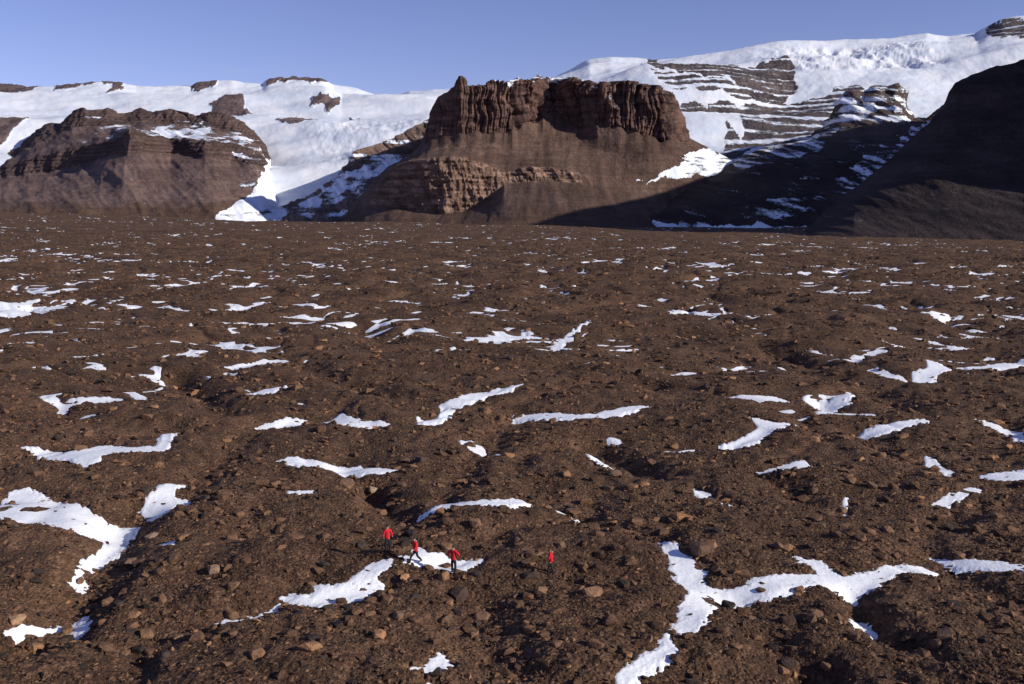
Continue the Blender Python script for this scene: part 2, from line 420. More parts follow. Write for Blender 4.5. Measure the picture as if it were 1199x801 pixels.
# --- L1 left snowfield and glacier
px=np.arange(-420,640,1.1)
sky=[(-420,110),(-100,100),(0,98),(40,101),(90,104),(130,107),(160,110),(185,108),(225,106),(234,101),(250,97),(270,96),(285,100),(308,102),(314,96),(345,94),(375,95),(390,102),(420,106),(445,111),(470,110),(480,107),(515,108),(640,112)]
rows=[(278,3500),([(-420,236),(280,252),(330,253),(400,248),(520,240),(640,250)],3800),
 ([(-420,190),(250,205),(320,200),(400,200),(520,185),(640,190)],4700),
 ([(-420,150),(0,152),(300,165),(400,160),(500,145),(640,150)],5600),
 ([(-420,132),(0,134),(130,132),(300,128),(400,133),(500,124),(640,125)],6100),
 ([(-420,118),(0,110),(130,116),(250,108),(300,112),(380,110),(400,118),(500,114),(640,118)],6900),
 (sky,7400),([(a,b_+10) for a,b_ in sky],8400)]
PX,PY,D,S,P=loft(px,rows,[12,34,34,30,26,26,8])
P=blur(P,2)
x,z=P[...,0],P[...,2]
jx,jy=jit(PX,PY,P,9,160)
snow=np.full(PX.shape,1.15)
for pl,v in [([(-420,95),(0,96),(60,99),(95,102),(140,106),(150,112),(90,110),(60,107),(0,112),(-420,120)],.25),([(222,98),(240,97),(262,95),(240,102),(224,108)],.1),([(308,90),(395,90),(396,101),(375,98),(320,98)],.0),([(322,140),(345,137),(372,140),(365,149),(335,150)],.3),([(245,116),(285,113),(302,124),(285,132),(252,126)],.28),([(362,115),(380,113),(395,121),(380,124)],.28),([(400,127),(425,128),(418,132)],.35),([(-420,135),(0,140),(40,150),(0,175),(-420,175)],.1)]:
    snow[inpoly(jx,jy,pl)]=v
snow=blur(snow,1)
icef=sstep(135,150,PY)*sstep(225,190,PY)*sstep(330,400,PX)
disp=90*pn(x/1100,D/600,52)+22*pn((x+D*.4)/420,D/260,53)+4*fbm(x/130,D/80,3,57)+icef*9*ridged(x/110+D/400,D/70,3,54)+12*(snow<.5)*ridged(x/90,z/120,3,55)
finish('snowfield',P,disp,colr(P,(.10,.07,.07),(.19,.135,.125)),snow,mm_far,'broad white snowfield and glacier on the skyline behind the left brown mountain','snowfield')  # rock tones shifted to violet in place of distance haze

# --- L2 left brown mountain
px=np.arange(-420,345,.95)
top=[(-420,120),(-150,165),(-40,176),(0,181),(8,176),(18,171),(24,172),(35,158),(45,150),(52,146),(60,143),(68,144),(75,139),(84,129),(95,125),(105,128),(125,126),(140,132),(165,128),(180,132),(200,127),(215,129),(230,135),(255,130),(270,136),(285,143),(298,153),(306,168),(314,184),(309,205),(320,228),(330,252),(345,275)]
rows=[(272,3000),([(-420,242),(0,244),(100,246),(250,247),(285,252),(345,276)],[(-420,3200),(0,3250),(95,3150),(160,3250),(250,3250),(345,3600)]),
 ([(-420,196),(0,208),(60,201),(100,191),(135,182),(170,180),(200,179),(250,185),(300,194),(312,210),(325,243),(345,276)],[(-420,4300),(0,4400),(60,4330),(100,4230),(145,3900),(165,3960),(200,4200),(240,4020),(270,4110),(345,4000)]),
 ([(-420,180),(0,196),(50,183),(100,171),(130,164),(150,152),(165,153),(180,160),(220,164),(250,165),(290,172),(303,180),(312,192),(320,230),(345,276)],[(-420,4450),(0,4550),(60,4420),(100,4330),(150,3990),(175,4080),(200,4290),(240,4120),(270,4230),(345,4250)]),
 ([(-420,165),(0,191),(50,165),(85,150),(150,146),(200,145),(250,149),(290,160),(303,171),(312,189),(320,229),(345,275)],[(-420,4850),(60,4950),(120,4900),(200,5000),(300,4850),(345,4600)]),
 (top,[(-420,5200),(40,5250),(100,5080),(160,5200),(240,5100),(345,4900)]),([(a,b_+14) for a,b_ in top],5900)]
PX,PY,D,S,P=loft(px,rows,[16,74,40,26,32,8])
x,z=P[...,0],P[...,2]
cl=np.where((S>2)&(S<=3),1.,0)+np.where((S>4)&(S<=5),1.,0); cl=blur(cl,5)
gul=ridged((x+.5*D)/150,z/600+D/1600,3,60)-.5
tz=z+9*pn(x/190,z/80,61); saw=(tz/17)%1.0
disp=(15+22*cl)*gul+cl*(4*(.5-sstep(.0,.85,saw)))+(1.6+2*cl)*fbm(x/45,z/60,4,62)+cl*16*(.5-ridged(x/38,z/120,4,66))
disp*=np.where(S>5,.4,1)
snow=-.20+.5*fbm((x+z)/100,z/36,4,63)+.50*np.where((S>3)&(S<4.05),1,0)*sstep(60,130,PX)+.18*cl*sstep(.7,.95,saw)-.25*sstep(200,225,PY)
jx,jy=jit(PX,PY,P,7,80)
for pl,v in [([(180,150),(240,151),(290,160),(300,168),(240,164),(190,158)],.4),([(95,134),(130,132),(125,139),(100,141)],.35),([(275,176),(300,179),(306,205),(288,225),(280,200)],.5),([(20,234),(62,232),(50,239),(20,240)],.8),([(155,205),(170,215),(180,248),(168,248)],.55),([(0,150),(40,140),(60,150),(30,168),(0,170)],.35),([(205,140),(240,142),(235,147),(205,145)],.4),([(240,180),(260,175),(285,215),(262,225)],.25),
    ([(309,188),(306,206),(284,234),(258,249),(258,262),(345,290),(345,180)],1.4)]:
    snow[inpoly(jx,jy,pl)]+=v
col=colr(P,(.118,.076,.067),(.185,.124,.108),1,110)*(1-.25*cl[...,None]*(saw<.4)[...,None])*(1-.28*cl[...,None])  # brown rock with a violet cast painted in for haze
low=sstep(200,228,PY)[...,None]; col=col*(1-.4*low)+np.array([.175,.116,.096])*.4*low
ft=sstep(230,246,PY+5*fbm(x/90,z/40,3,67))[...,None]; col=col*(1-ft)+FOOT*1.1*ft
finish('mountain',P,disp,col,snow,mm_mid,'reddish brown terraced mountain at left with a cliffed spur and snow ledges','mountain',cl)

# --- L3 mid spur
px=np.arange(235,640,.95)
top=[(235,282),(262,270),(285,261),(300,254),(330,241),(360,229),(380,216),(395,206),(405,191),(414,177),(430,172),(450,166),(470,156),(490,145),(510,136),(560,122),(640,122)]
rows=[(285,3250),([(235,284),(300,268),(380,258),(640,255)],3380),([(235,283),(300,262),(360,245),(400,228),(430,210),(480,200),(640,195)],[(235,3500),(640,3900)]),
 ([(235,283),(300,257),(360,234),(395,212),(408,200),(430,192),(480,182),(640,170)],[(235,3600),(640,4200)]),(top,[(235,3650),(400,3900),(640,4400)]),([(a,b_+15) for a,b_ in top],[(235,4100),(640,5000)])]
PX,PY,D,S,P=loft(px,rows,[8,40,20,30,8]); x,z=P[...,0],P[...,2]
cl=blur(np.where((S>3)&(S<=4),1.,0)*sstep(395,415,PX),2)
disp=(8+18*cl)*(ridged((x+z*1.2)/60,z/260,4,70)-.5)+4*fbm(x/30,z/30,3,71)
snow=.40+.5*fbm((x+z*1.5)/90,(z-x*.3)/40,5,72)-.35*cl*(np.sin(z/12)>-.2)+.3*np.where((S>2)&(S<3),1,0)
snow-=.6*sstep(248,262,PY)*(PX>330)
finish('spur',P,disp,colr(P,(.11,.075,.065),(.22,.145,.115),2,80),snow,mm_mid,'low rocky spur streaked with snow between the glacier and the flat-topped butte','mountain spur',cl)

# --- F right snow backdrop
px=np.arange(600,1640,1.1)
sky=[(600,105),(655,92),(672,84),(690,73),(715,70),(740,73),(765,75),(800,70),(850,63),(900,58),(950,52),(1000,48),(1050,44),(1085,41),(1110,45),(1145,42),(1155,35),(1175,27),(1199,25),(1300,22),(1640,60)]
rows=[(285,3500),([(600,225),(760,212),(1640,220)],3900),([(600,175),(700,175),(800,168),(900,168),(1000,170),(1640,170)],4700),
 ([(600,150),(700,150),(800,140),(900,145),(1000,140),(1100,140),(1640,140)],5300),
 ([(600,135),(700,125),(780,112),(860,118),(930,122),(1000,112),(1100,112),(1640,110)],5900),
 ([(600,115),(700,93),(760,80),(860,78),(930,84),(1000,78),(1100,72),(1199,60),(1640,90)],6200),
 (sky,7000),([(a,b_+8) for a,b_ in sky],8000)]
PX,PY,D,S,P=loft(px,rows,[8,24,26,34,44,34,8]); P=blur(P,2); x,z=P[...,0],P[...,2]
jx,jy=jit(PX,PY,P,8,150)
snow=np.full(PX.shape,1.2)
strat=np.sin(z/5.0+1.2*pn(x/700,z/90,81))+.5*np.sin(z/11)
for pl,v in [([(742,74),(800,79),(860,76),(925,73),(932,95),(918,120),(880,114),(850,97),(800,90),(762,84)],.25),([(760,86),(850,99),(885,116),(820,110),(770,100)],.48),([(780,120),(880,120),(975,108),(985,132),(880,142),(812,134)],.38),([(1150,30),(1175,26),(1205,26),(1199,38),(1165,46)],.3),([(865,140),(970,135),(980,165),(870,172)],.34),([(600,150),(790,150),(790,170),(600,230)],.3),([(930,118),(1000,98),(1045,120),(1030,150),(940,150)],.38),([(850,150),(880,165),(860,190),(845,185)],.4)]:
    m_=inpoly(jx,jy,pl); snow[m_]=v+.30*strat[m_]+.18*fbm(x/140,z/24,4,82)[m_]
cliff=blur(np.where((S>5)&(S<=5.8),1.,0)*sstep(860,940,PX)*sstep(1130,1080,PX),4)
rk=blur((snow<.8).astype(float),2)
disp=70*pn(x/900,D/450,83)+18*pn((x-D*.3)/380,D/260,84)+4*fbm(x/120,D/80,3,88)+cliff*34*(ridged(x/200+z/500,z/80,4,85)-.5)+rk*(7*(ridged(x/90,z/250,4,86)-.5)+2*strat)
finish('snow_plateau',P,disp,colr(P,(.075,.06,.064),(.14,.11,.105),3),snow,mm_far,'high snow plateau with broken ice cliffs and banded rock on the right skyline','snow plateau')  # purplish rock tones stand in for air haze

# --- F2 right middle slopes
px=np.arange(650,1640,1.05)
top=[(650,282),(700,266),(760,238),(800,218),(850,197),(872,182),(895,170),(930,163),(950,160),(962,150),(972,135),(980,122),(986,110),(1000,104),(1012,106),(1024,99),(1040,101),(1050,97),(1058,107),(1054,118),(1062,130),(1068,139),(1085,142),(1110,122),(1150,110),(1640,60)]
rows=[(292,2300),([(650,284),(700,271),(800,272),(1000,276),(1640,280)],[(650,2800),(800,2600),(1000,2300),(1640,2000)]),
 ([(650,283),(700,269),(760,252),(820,240),(900,235),(1000,230),(1640,220)],[(650,3000),(900,2700),(1640,2400)]),
 ([(650,283),(700,268),(760,243),(800,226),(850,209),(880,196),(900,190),(1000,184),(1640,170)],[(650,3200),(1000,3000),(1640,2900)]),
 ([(650,283),(700,267),(760,239),(800,220),(850,200),(868,188),(895,175),(930,168),(960,164),(1000,152),(1040,145),(1640,142)],[(650,3300),(900,3400),(1640,3400)]),
 (top,[(650,3350),(870,3600),(970,3800),(1640,3900)]),([(a,b_+12) for a,b_ in top],4600)]
PX,PY,D,S,P=loft(px,rows,[8,36,40,30,44,8]); x,z=P[...,0],P[...,2]
cl=blur(np.where((S>4)&(S<=5),1.,0)*sstep(945,970,PX)*sstep(1075,1060,PX),2)
strat=np.sin(z/7+pn(x/200,z/60,93))
disp=(6+34*cl)*(ridged((x+.6*z)/70,z/160,4,90)-.5)+2.5*fbm(x/35,z/35,3,91)+cl*4*strat
disp+=16*pn(x/330,D/330,99)
snow=.10+.36*fbm((x-z*1.4)/100,(z+x*.5)/22,5,92)+(.30+.2*strat+.25*fbm(x/50,z/40,3,94))*cl
jx,jy=jit(PX,PY,P,8,60)
for pl,v in [([(880,162),(960,158),(970,172),(880,194),(870,202),(850,206)],.35),([(700,258),(800,260),(940,262),(970,272),(800,274),(705,270)],.6),([(870,236),(945,232),(940,250),(870,256)],.28),([(1085,143),(1100,140),(1050,185),(1000,222),(955,250),(940,245),(980,208),(1035,172)],.34),([(985,110),(1030,112),(1025,135),(985,140)],.3)]:
    snow[inpoly(jx,jy,pl)]+=v
low_shade=(sstep(150,185,PY))[...,None]
col=colr(P,(.075,.052,.047),(.125,.088,.075),4,90)*(1-.5*low_shade)  # lower slope colour darkened to deepen the hill's cast shadow
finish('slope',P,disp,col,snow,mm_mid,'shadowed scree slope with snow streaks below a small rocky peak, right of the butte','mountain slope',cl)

# --- E butte
px=np.arange(355,960,.6)
T=[(355,290),(385,263),(400,251),(420,233),(440,209),(455,196),(475,186),(490,172),(495,160),(501,143),(507,124),(513,112),(526,107),(531,101),(536,91),(540,88),(544,93),(550,100),(558,101),(572,96),(600,93),(640,91),(670,94),(700,96),(750,99),(775,104),(788,111),(796,128),(800,148),(808,160),(830,172),(870,196),(910,240),(960,290)]
B=[(355,290),(400,252),(440,210),(475,187),(490,176),(500,163),(520,158),(560,156),(600,154),(613,147),(630,142),(648,126),(660,138),(680,148),(720,150),(750,158),(775,164),(800,164),(812,166),(830,175),(870,198),(910,241),(960,290)]
_bx=np.arange(498,800,3.); _b=np.interp(_bx,*np.array(B).T); _t=np.interp(_bx,*np.array(T).T)
_b=np.maximum(_b+4.5*pn(_bx/14,_bx*0,201)+3*pn(_bx/6,_bx*0,202),_t+14)
B=[p for p in B if p[0]<498]+list(zip(_bx,_b))+[p for p in B if p[0]>800]
B2=[(355,290),(400,255),(440,212),(475,190),(500,177),(560,174),(600,176),(650,160),(700,175),(760,186),(800,188),(870,212),(910,245),(960,290)]
LT=[(355,290),(400,257),(420,238),(445,217),(460,196),(480,188),(520,184),(545,186),(570,193),(590,200),(620,195),(650,197),(680,204),(700,213),(760,222),(850,232),(910,255),(960,290)]
LB=[(355,290),(400,260),(430,243),(455,243),(480,248),(510,250),(540,247),(570,235),(590,216),(620,211),(650,211),(680,214),(700,221),(760,232),(850,245),(910,262),(960,290)]
rows=[(292,2300),([(355,290),(400,268),(500,266),(700,267),(960,290)],[(355,3300),(420,2950),(500,2600),(600,2450),(700,2470),(960,2900)]),
 (LB,[(355,3500),(420,3250),(460,3080),(520,2960),(570,2990),(600,3040),(700,3060),(960,3200)]),
 (LT,[(355,3550),(420,3320),(460,3150),(500,3030),(530,3010),(570,3050),(600,3080),(700,3100),(960,3250)]),
 (B2,[(355,3600),(450,3330),(500,3210),(600,3200),(650,3330),(760,3210),(960,3400)]),
 (B,[(355,3620),(450,3380),(500,3310),(540,3240),(600,3270),(650,3470),(700,3310),(780,3280),(812,3400),(960,3500)]),
 (T,[(355,3640),(480,3450),(500,3360),(540,3275),(575,3300),(600,3310),(625,3360),(650,3540),(668,3400),(700,3350),(775,3320),(799,3440),(960,3560)]),
 ([(a,b_+ (3 if 555<a<790 else 16)) for a,b_ in T],[(355,4200),(480,3900),(540,3500),(600,3800),(650,4100),(960,4000)]),
 (292,[(355,4600),(960,4700)])]
PX,PY,D,S,P=loft(px,rows,[36,70,60,40,40,120,16,10]); P=blur(P,1); x,z=P[...,0],P[...,2]
cw=sstep(488,502,PX)*sstep(812,798,PX)
clU=blur(np.where((S>5)&(S<=6.02),1.,0)*cw,1); lw=sstep(425,450,PX)*sstep(700,680,PX)
clL=blur(np.where((S>2)&(S<=3),1.,0)*lw,4)
rimw=sstep(548,560,PX)*sstep(800,790,PX)*sstep(5.2,6,S)*sstep(7.2,6.4,S)
P[...,2]+=rimw*(9*fbm(x/20,x/500,3,113)+6*np.round(2*pn(x/40,x/700,114)))
wob=.3*pn(z/70,x/120,100)
arete=ridged(x/85+wob,z/320,3,101)
pil=np.abs(pn(x/22+wob*2,z/380,102))*2; pil2=np.abs(pn(x/8+wob*3,z/200,115))*2
hl=((z+14*pn(x/45,z/90,116))/30)%1.0
fade=1-.6*sstep(560,535,PX)
disp=clU*fade*(44*(arete-.6)+19*(np.minimum(pil,.6)-.3)+8*(np.minimum(pil2,.6)-.3)+5*fbm(x/20,z/26,4,108)-3*sstep(.0,.9,hl))
st2=np.sin(z/3.6+3*pn(x/110,z/60,104))+.7*np.sin(z/1.9+pn(x/90,z/30,105))
brk=sstep(-.35,.1,fbm(x/38,z/14,3,119))
disp=disp+clL*(22*(ridged(x/46+z/200,z/120,4,106)-.5)+2.2*st2*brk+3*fbm(x/14,z/14,3,120))
scree=1-np.clip(clU+clL,0,1)
disp=disp+scree*(3*(ridged((x-.2*z)/80,z/500+D/3000,2,107)-.5)+1.0*fbm(x/22,z/22,2,109)+7*pn(x/190,z/160,110))
disp*=np.where(S>=6.3,.3,1)
streak=fbm(x/26,z/260+D/900,3,117)[...,None]
col=colr(P,(.088,.054,.042),(.122,.077,.060),5,140)*(1+.25*np.clip(streak,-1,1))
crack=np.clip(1.15-np.exp(-(pil/.16)**2)*.55-np.exp(-(pil2/.2)**2)*.35,0.3,1.2)[...,None]*(1-.22*(hl>.82))[...,None]
dk=colr(P,(.070,.041,.036),(.140,.081,.066),6,50)*crack
tan=colr(P,(.16,.098,.07),(.32,.205,.15),7,50)*(1-.42*((st2<-.2)*brk)[...,None])
col=col*(1-clU[...,None])+dk*clU[...,None]
jx,jy=jit(PX,PY,P,10,60)
lm=blur((inpoly(jx,jy,[(425,245),(450,205),(478,186),(540,182),(600,197),(640,192),(690,204),(690,213),(600,216),(580,246),(520,252),(440,250)])).astype(float),3)[...,None]
band=blur(inpoly(jx,jy,[(480,184),(520,168),(590,170),(600,176),(520,182),(490,190)]).astype(float),4)[...,None]*.3
lm=np.clip(lm*(.1+.9*np.clip(clL*1.4,0,1)[...,None])*(.35+.65*brk[...,None])+band,0,1)
col=col*(1-lm)+tan*lm
ft=sstep(246,258,PY+5*fbm(x/70,z/30,3,121))[...,None]; col=col*(1-ft)+FOOT*ft
snow=-.35+.2*fbm(x/60,z/20,4,111)
snow+=np.where((S>=6.02)&(S<7.1),1,0)*sstep(560,580,PX)*sstep(735,700,PX)*1.2
snow+=np.where((S>=5.88)&(S<6.02),1,0)*sstep(572,590,PX)*sstep(725,690,PX)*(.55+.7*pn(x/40,x/300,118))
jx,jy=jit(PX,PY,P,9,35)
for pl,v in [([(750,211),(790,196),(806,178),(835,172),(880,195),(880,212),(830,205),(790,209)],1.0),([(735,210),(800,190),(810,215),(745,222)],.42),([(715,112),(730,120),(722,126),(712,118)],.7)]:
    snow[inpoly(jx,jy,pl)]+=v
finish('butte',P,disp,col,snow,mm_scr,'flat-topped brown butte with columnar cliffs above scree and tan layered rock','butte',clU+clL)

# --- G right hill, part of its shade darkened into the colour
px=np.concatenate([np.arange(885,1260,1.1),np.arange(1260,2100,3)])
top=[(885,292),(930,278),(948,262),(962,247),(985,229),(1010,211),(1040,186),(1060,166),(1085,146),(1102,128),(1112,108),(1120,98),(1135,91),(1160,81),(1199,70),(1250,35),(1320,-35),(1450,-130),(1600,-190),(1900,-190),(2100,-150)]  # beyond the right edge of view the crest is raised to cast shade
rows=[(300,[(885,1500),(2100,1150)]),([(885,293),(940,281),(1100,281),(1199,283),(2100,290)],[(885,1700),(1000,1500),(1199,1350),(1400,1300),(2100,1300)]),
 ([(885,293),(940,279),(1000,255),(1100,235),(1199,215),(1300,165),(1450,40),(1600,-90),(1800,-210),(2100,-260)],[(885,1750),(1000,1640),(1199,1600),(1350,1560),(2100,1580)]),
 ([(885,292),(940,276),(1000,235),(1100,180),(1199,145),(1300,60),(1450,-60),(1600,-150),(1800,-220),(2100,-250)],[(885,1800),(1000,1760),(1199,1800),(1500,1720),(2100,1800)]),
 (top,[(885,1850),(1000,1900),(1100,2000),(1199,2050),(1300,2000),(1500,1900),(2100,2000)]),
 ([(885,292),(1199,210),(1240,120),(1300,-5),(1400,-45),(1600,-95),(2100,-130)],[(885,2200),(1199,2600),(1300,2950),(2100,3050)]),(290,[(885,3000),(1199,3200),(1300,3700),(2100,3900)])]  # tall unseen back ridge, added for its shadow on the slopes
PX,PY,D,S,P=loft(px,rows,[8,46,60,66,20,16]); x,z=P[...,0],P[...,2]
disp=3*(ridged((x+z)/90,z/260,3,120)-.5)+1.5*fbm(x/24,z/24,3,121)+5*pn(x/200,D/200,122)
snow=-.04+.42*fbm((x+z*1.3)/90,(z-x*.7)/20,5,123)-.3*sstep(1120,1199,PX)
finish('hill',P,disp,colr(P,(.030,.021,.020),(.055,.039,.035),8,70),snow,mm_shaded,'steep dark hill in shadow rising at the right edge of the valley','hill')  # near-black tones put the hill's shadow into its rock colour
print('mountains',time.time()-T0)

# ------------------------------------------------------------------ stones
def hull(n,seed,flat=.7):
    r=random.Random(seed); bm=bmesh.new()
    for _ in range(n):
        v=np.array([r.gauss(0,1) for _ in range(3)]); v/=np.linalg.norm(v)
        v=np.clip(v,-.72,.72)*(1+.25*r.random()); bm.verts.new((v[0]*.62,v[1]*.5,v[2]*.5*flat+.12))
    res=bmesh.ops.convex_hull(bm,input=bm.verts)
    bmesh.ops.delete(bm,geom=[g for g in res['geom_interior'] if isinstance(g,bmesh.types.BMVert)],context='VERTS')
    bm.verts.index_update(); V=np.array([v.co[:] for v in bm.verts]); Fc=np.array([[v.index for v in f.verts] for f in bm.faces]); bm.free()
    return V,Fc
small=[hull(9,i,.5+.04*(i%8)) for i in range(14)]; big=[hull(22,100+i,.55+.05*(i%7)) for i in range(10)]
N=135000
yy=1/rng.uniform(1/950,1/42,N)**1.0; 
mixm=rng.random(N)<.35; yy=np.where(mixm,np.exp(rng.uniform(np.log(42),np.log(900),N)),yy); uu=rng.uniform(-.62,.62,N); xx=uu*yy
pxs_=yy/F
size=pxs_*1.6*(1-rng.random(N))**(-1/2.1)
size=np.minimum(size,np.minimum(1.5,.5+pxs_*9)*rng.uniform(.6,1,N)); 
cl_=pn(xx/9,yy/9,130)+.5*pn(xx/3,yy/3,131); keep=(cl_+rng.normal(0,.45,N))>-.35
xx,yy,size=xx[keep],yy[keep],size[keep]
hh,zz_,tt,_p=G(xx,yy)
keep=(tt<0)|(rng.random(len(xx))<.12); xx,yy,size,hh,tt=[a[keep] for a in (xx,yy,size,hh,tt)]
N=len(xx)
def stone_col(n):
    t=rng.random((n,1)); a=np.array([.07,.039,.025]); b_=np.array([.18,.10,.058]); c=a*(1-t)+b_*t
    k=rng.random(n); c[k>.91]=np.array([.29,.155,.08])*rng.uniform(.7,1.1,((k>.91).sum(),1)); c[k<.14]=np.array([.05,.036,.03])*rng.uniform(.7,1.2,((k<.14).sum(),1))
    return c
sc_=stone_col(N)
ssz=size/yy; inview=(np.abs(xx/yy)<.515)&(yy>50)
order=np.argsort(-np.where(inview,ssz,0))
BO=[(405,566,1.5,(.26,.15,.09),'large tan boulder on the slope above the people, right of the spindle snow patch'),(436,564,.75,(.36,.25,.17),'pale boulder just right of the large tan one'),
(798,608,1.3,(.30,.15,.07),'orange brown slab above the top end of the forked snow patch'),(823,644,1.3,(.14,.085,.055),'largest dark brown boulder beside the forked snow patch'),
(776,624,.7,(.16,.09,.06),'dark rock between the orange slab and the forked snow patch'),(694,696,1.0,(.27,.15,.09),'tan boulder down right of the rightmost person'),
(634,694,.7,(.24,.14,.08),'brown rock just below the rightmost person'),(539,692,1.3,(.07,.045,.035),'big dark boulder just below the three people'),
(520,726,.8,(.13,.08,.05),'left of a pair of rocks below the big dark boulder'),(565,724,.8,(.17,.10,.065),'right of a pair of rocks below the big dark boulder'),
(362,760,1.0,(.33,.18,.10),'bright orange brown boulder near the bottom left of centre'),(301,768,.8,(.24,.13,.075),'rust coloured rock left of the bright orange boulder'),
(178,629,.75,(.30,.20,.14),'pale rock beside the isolated snow scrap at left'),(250,670,.75,(.28,.18,.12),'pale tan rock midway between the bank and the people'),
(466,722,.6,(.18,.11,.07),'small brown rock below the left end of the people\'s snow patch'),(20,726,.8,(.36,.22,.13),'pale boulder at the left edge by the low snow patch'),
(657,640,.6,(.15,.09,.06),'dark rock uphill of the rightmost person'),(968,782,1.1,(.05,.035,.03),'dark boulder at the bottom edge on the right'),
(1105,745,.9,(.15,.09,.06),'brown boulder in the lower right corner area'),(910,640,.7,(.17,.10,.065),'brown rock above the middle of the forked snow patch'),
(720,556,1.0,(.16,.1,.065),'rock on the lip of the dark hollow right of centre'),(470,566,.8,(.13,.08,.055),'dark rock right of the pale and tan boulder pair'),
(1040,622,.8,(.19,.11,.07),'brown rock above the right arm of the forked snow patch'),(152,660,.8,(.2,.12,.08),'brown boulder on the crest of the left bank')]
def boulder(V,Fc,s,col,x,y,z,rot,tilt,name,**kw):
    c,s_=math.cos(rot),math.sin(rot); ct,st=math.cos(tilt),math.sin(tilt)
    W=V*s; W=np.stack([W[:,0],W[:,1]*ct-W[:,2]*st,W[:,1]*st+W[:,2]*ct],1); W=np.stack([W[:,0]*c-W[:,1]*s_,W[:,0]*s_+W[:,1]*c,W[:,2]],1)
    me=mkmesh(name,W,Fc,3,False,{'Col':np.tile(np.array(col),(len(W),1))})
    o=link(name,me,stone_m,**kw); o.location=(x,y,z); return o
def seat(px_,py_):           # follow the sight line down to the real ground
    x,y=onflat(px_,py_)
    for _ in range(4):
        hz=G(np.array([x]),np.array([y])); z=max(float(hz[0][0]),float(hz[1][0]) if float(hz[2][0])>0 else -99)
        dx,dy,dz=ray(px_,py_); kk=(z-H)/dz; x,y=float(dx*kk),float(dy*kk)
    hz=G(np.array([x]),np.array([y])); z=max(float(hz[0][0]),float(hz[1][0]) if float(hz[2][0])>0 else -99)
    return x,y,z
for k,(a,b_,s_,c,l) in enumerate(BO):
    x,y,hz=seat(a,b_); V,Fc=big[k%10]
    boulder(V,Fc,s_*1.15,c,x,y,hz-.04*s_,random.random()*6.28,random.uniform(-.25,.25),'boulder',label=l,category='boulder')
for q in range(270):
    i=order[q]; V,Fc=big[q%10]
    boulder(V,Fc,size[i],sc_[i]*1.1,xx[i],yy[i],hh[i]-.05*size[i],random.random()*6.28,random.uniform(-.3,.3),'rock',label='angular brown rock lying among the gravel of the valley floor',category='rock',group='loose rocks on the stony valley floor')
VV=[];FF=[];CC=[];off=0
rest_i=order[270:]
rot=rng.random(N)*6.283; tl=rng.normal(0,.35,N); asp=rng.uniform(.75,1.3,N)
for k,(V,Fc) in enumerate(small):
    idx=rest_i[k::len(small)]; n=len(idx)
    W=V[None]*size[idx][:,None,None]; W=W*np.stack([asp[idx],1/asp[idx],np.ones(n)],1)[:,None,:]
    c,s_=np.cos(tl[idx])[:,None],np.sin(tl[idx])[:,None]; W=np.stack([W[...,0],W[...,1]*c-W[...,2]*s_,W[...,1]*s_+W[...,2]*c],-1)
    c,s_=np.cos(rot[idx])[:,None],np.sin(rot[idx])[:,None]; W=np.stack([W[...,0]*c-W[...,1]*s_,W[...,0]*s_+W[...,1]*c,W[...,2]],-1)
    W=W+np.stack([xx[idx],yy[idx],hh[idx]-.04*size[idx]],1)[:,None,:]
    VV.append(W.reshape(-1,3)); FF.append((Fc[None]+(np.arange(n)*len(V))[:,None,None]+off).reshape(-1,3)); CC.append(np.repeat(sc_[idx],len(V),0)); off+=n*len(V)
link('stones',mkmesh('stones',np.concatenate(VV),np.concatenate(FF),3,False,{'Col':np.concatenate(CC)}),stone_m,kind='stuff',label='countless small brown stones strewn over the valley floor',category='stones')
print('stones',N,time.time()-T0)

# ------------------------------------------------------------------ people
def flatmat(name,c,r=.8,nz=.25,sc=14):
    m,nt,b=newmat(name); pos=nd(nt,'ShaderNodeTexCoord').outputs['Object']; n=noise(nt,pos,sc,4)
    nt.links.new(mixc(nt,n,tuple(v*(1-nz) for v in c),tuple(min(1,v*(1+nz)) for v in c)),b.inputs['Base Color']); b.inputs['Roughness'].default_value=r
    nt.links.new(bump(nt,n,.02,.5),b.inputs['Normal']); return m
m_red=flatmat('red_parka_cloth',(.55,.018,.03)); m_blk=flatmat('black_trouser_cloth',(.022,.022,.028)); m_skin=flatmat('skin',(.55,.33,.24),.6,.1)
m_boot=flatmat('boot_leather',(.03,.025,.022)); m_hat=flatmat('knit_hat',(.03,.03,.04)); m_hair=flatmat('brown_hair',(.09,.05,.03)); m_fur=flatmat('hood_fur',(.35,.27,.2)); m_eye=flatmat('eye_dark',(.02,.02,.02),.3)
def skin(name,verts,edges,rad,mat,parent,sub=2,extra=None):
    me=bpy.data.meshes.new(name+'_src'); me.from_pydata([tuple(v) for v in verts],edges,[])
    o=bpy.data.objects.new(name+'_src',me); C.objects.link(o)
    md=o.modifiers.new('s','SKIN'); md.use_smooth_shade=True
    for i,r in enumerate(rad):
        sv_=me.skin_vertices[0].data[i]; sv_.radius=(r,r) if not isinstance(r,tuple) else r; sv_.use_root=(i==0)
    o.modifiers.new('b','SUBSURF').levels=sub
    dg=bpy.context.evaluated_depsgraph_get(); nm=bpy.data.meshes.new_from_object(o.evaluated_get(dg)); nm.name=name
    bpy.data.objects.remove(o)
    if extra:
        bm=bmesh.new(); bm.from_mesh(nm); extra(bm); bm.to_mesh(nm); bm.free()
    nm.materials.clear(); nm.materials.append(mat)
    for p in nm.polygons: p.use_smooth=True
    return link(name,nm,None,parent)
def V3(*a): return np.array(a,float)
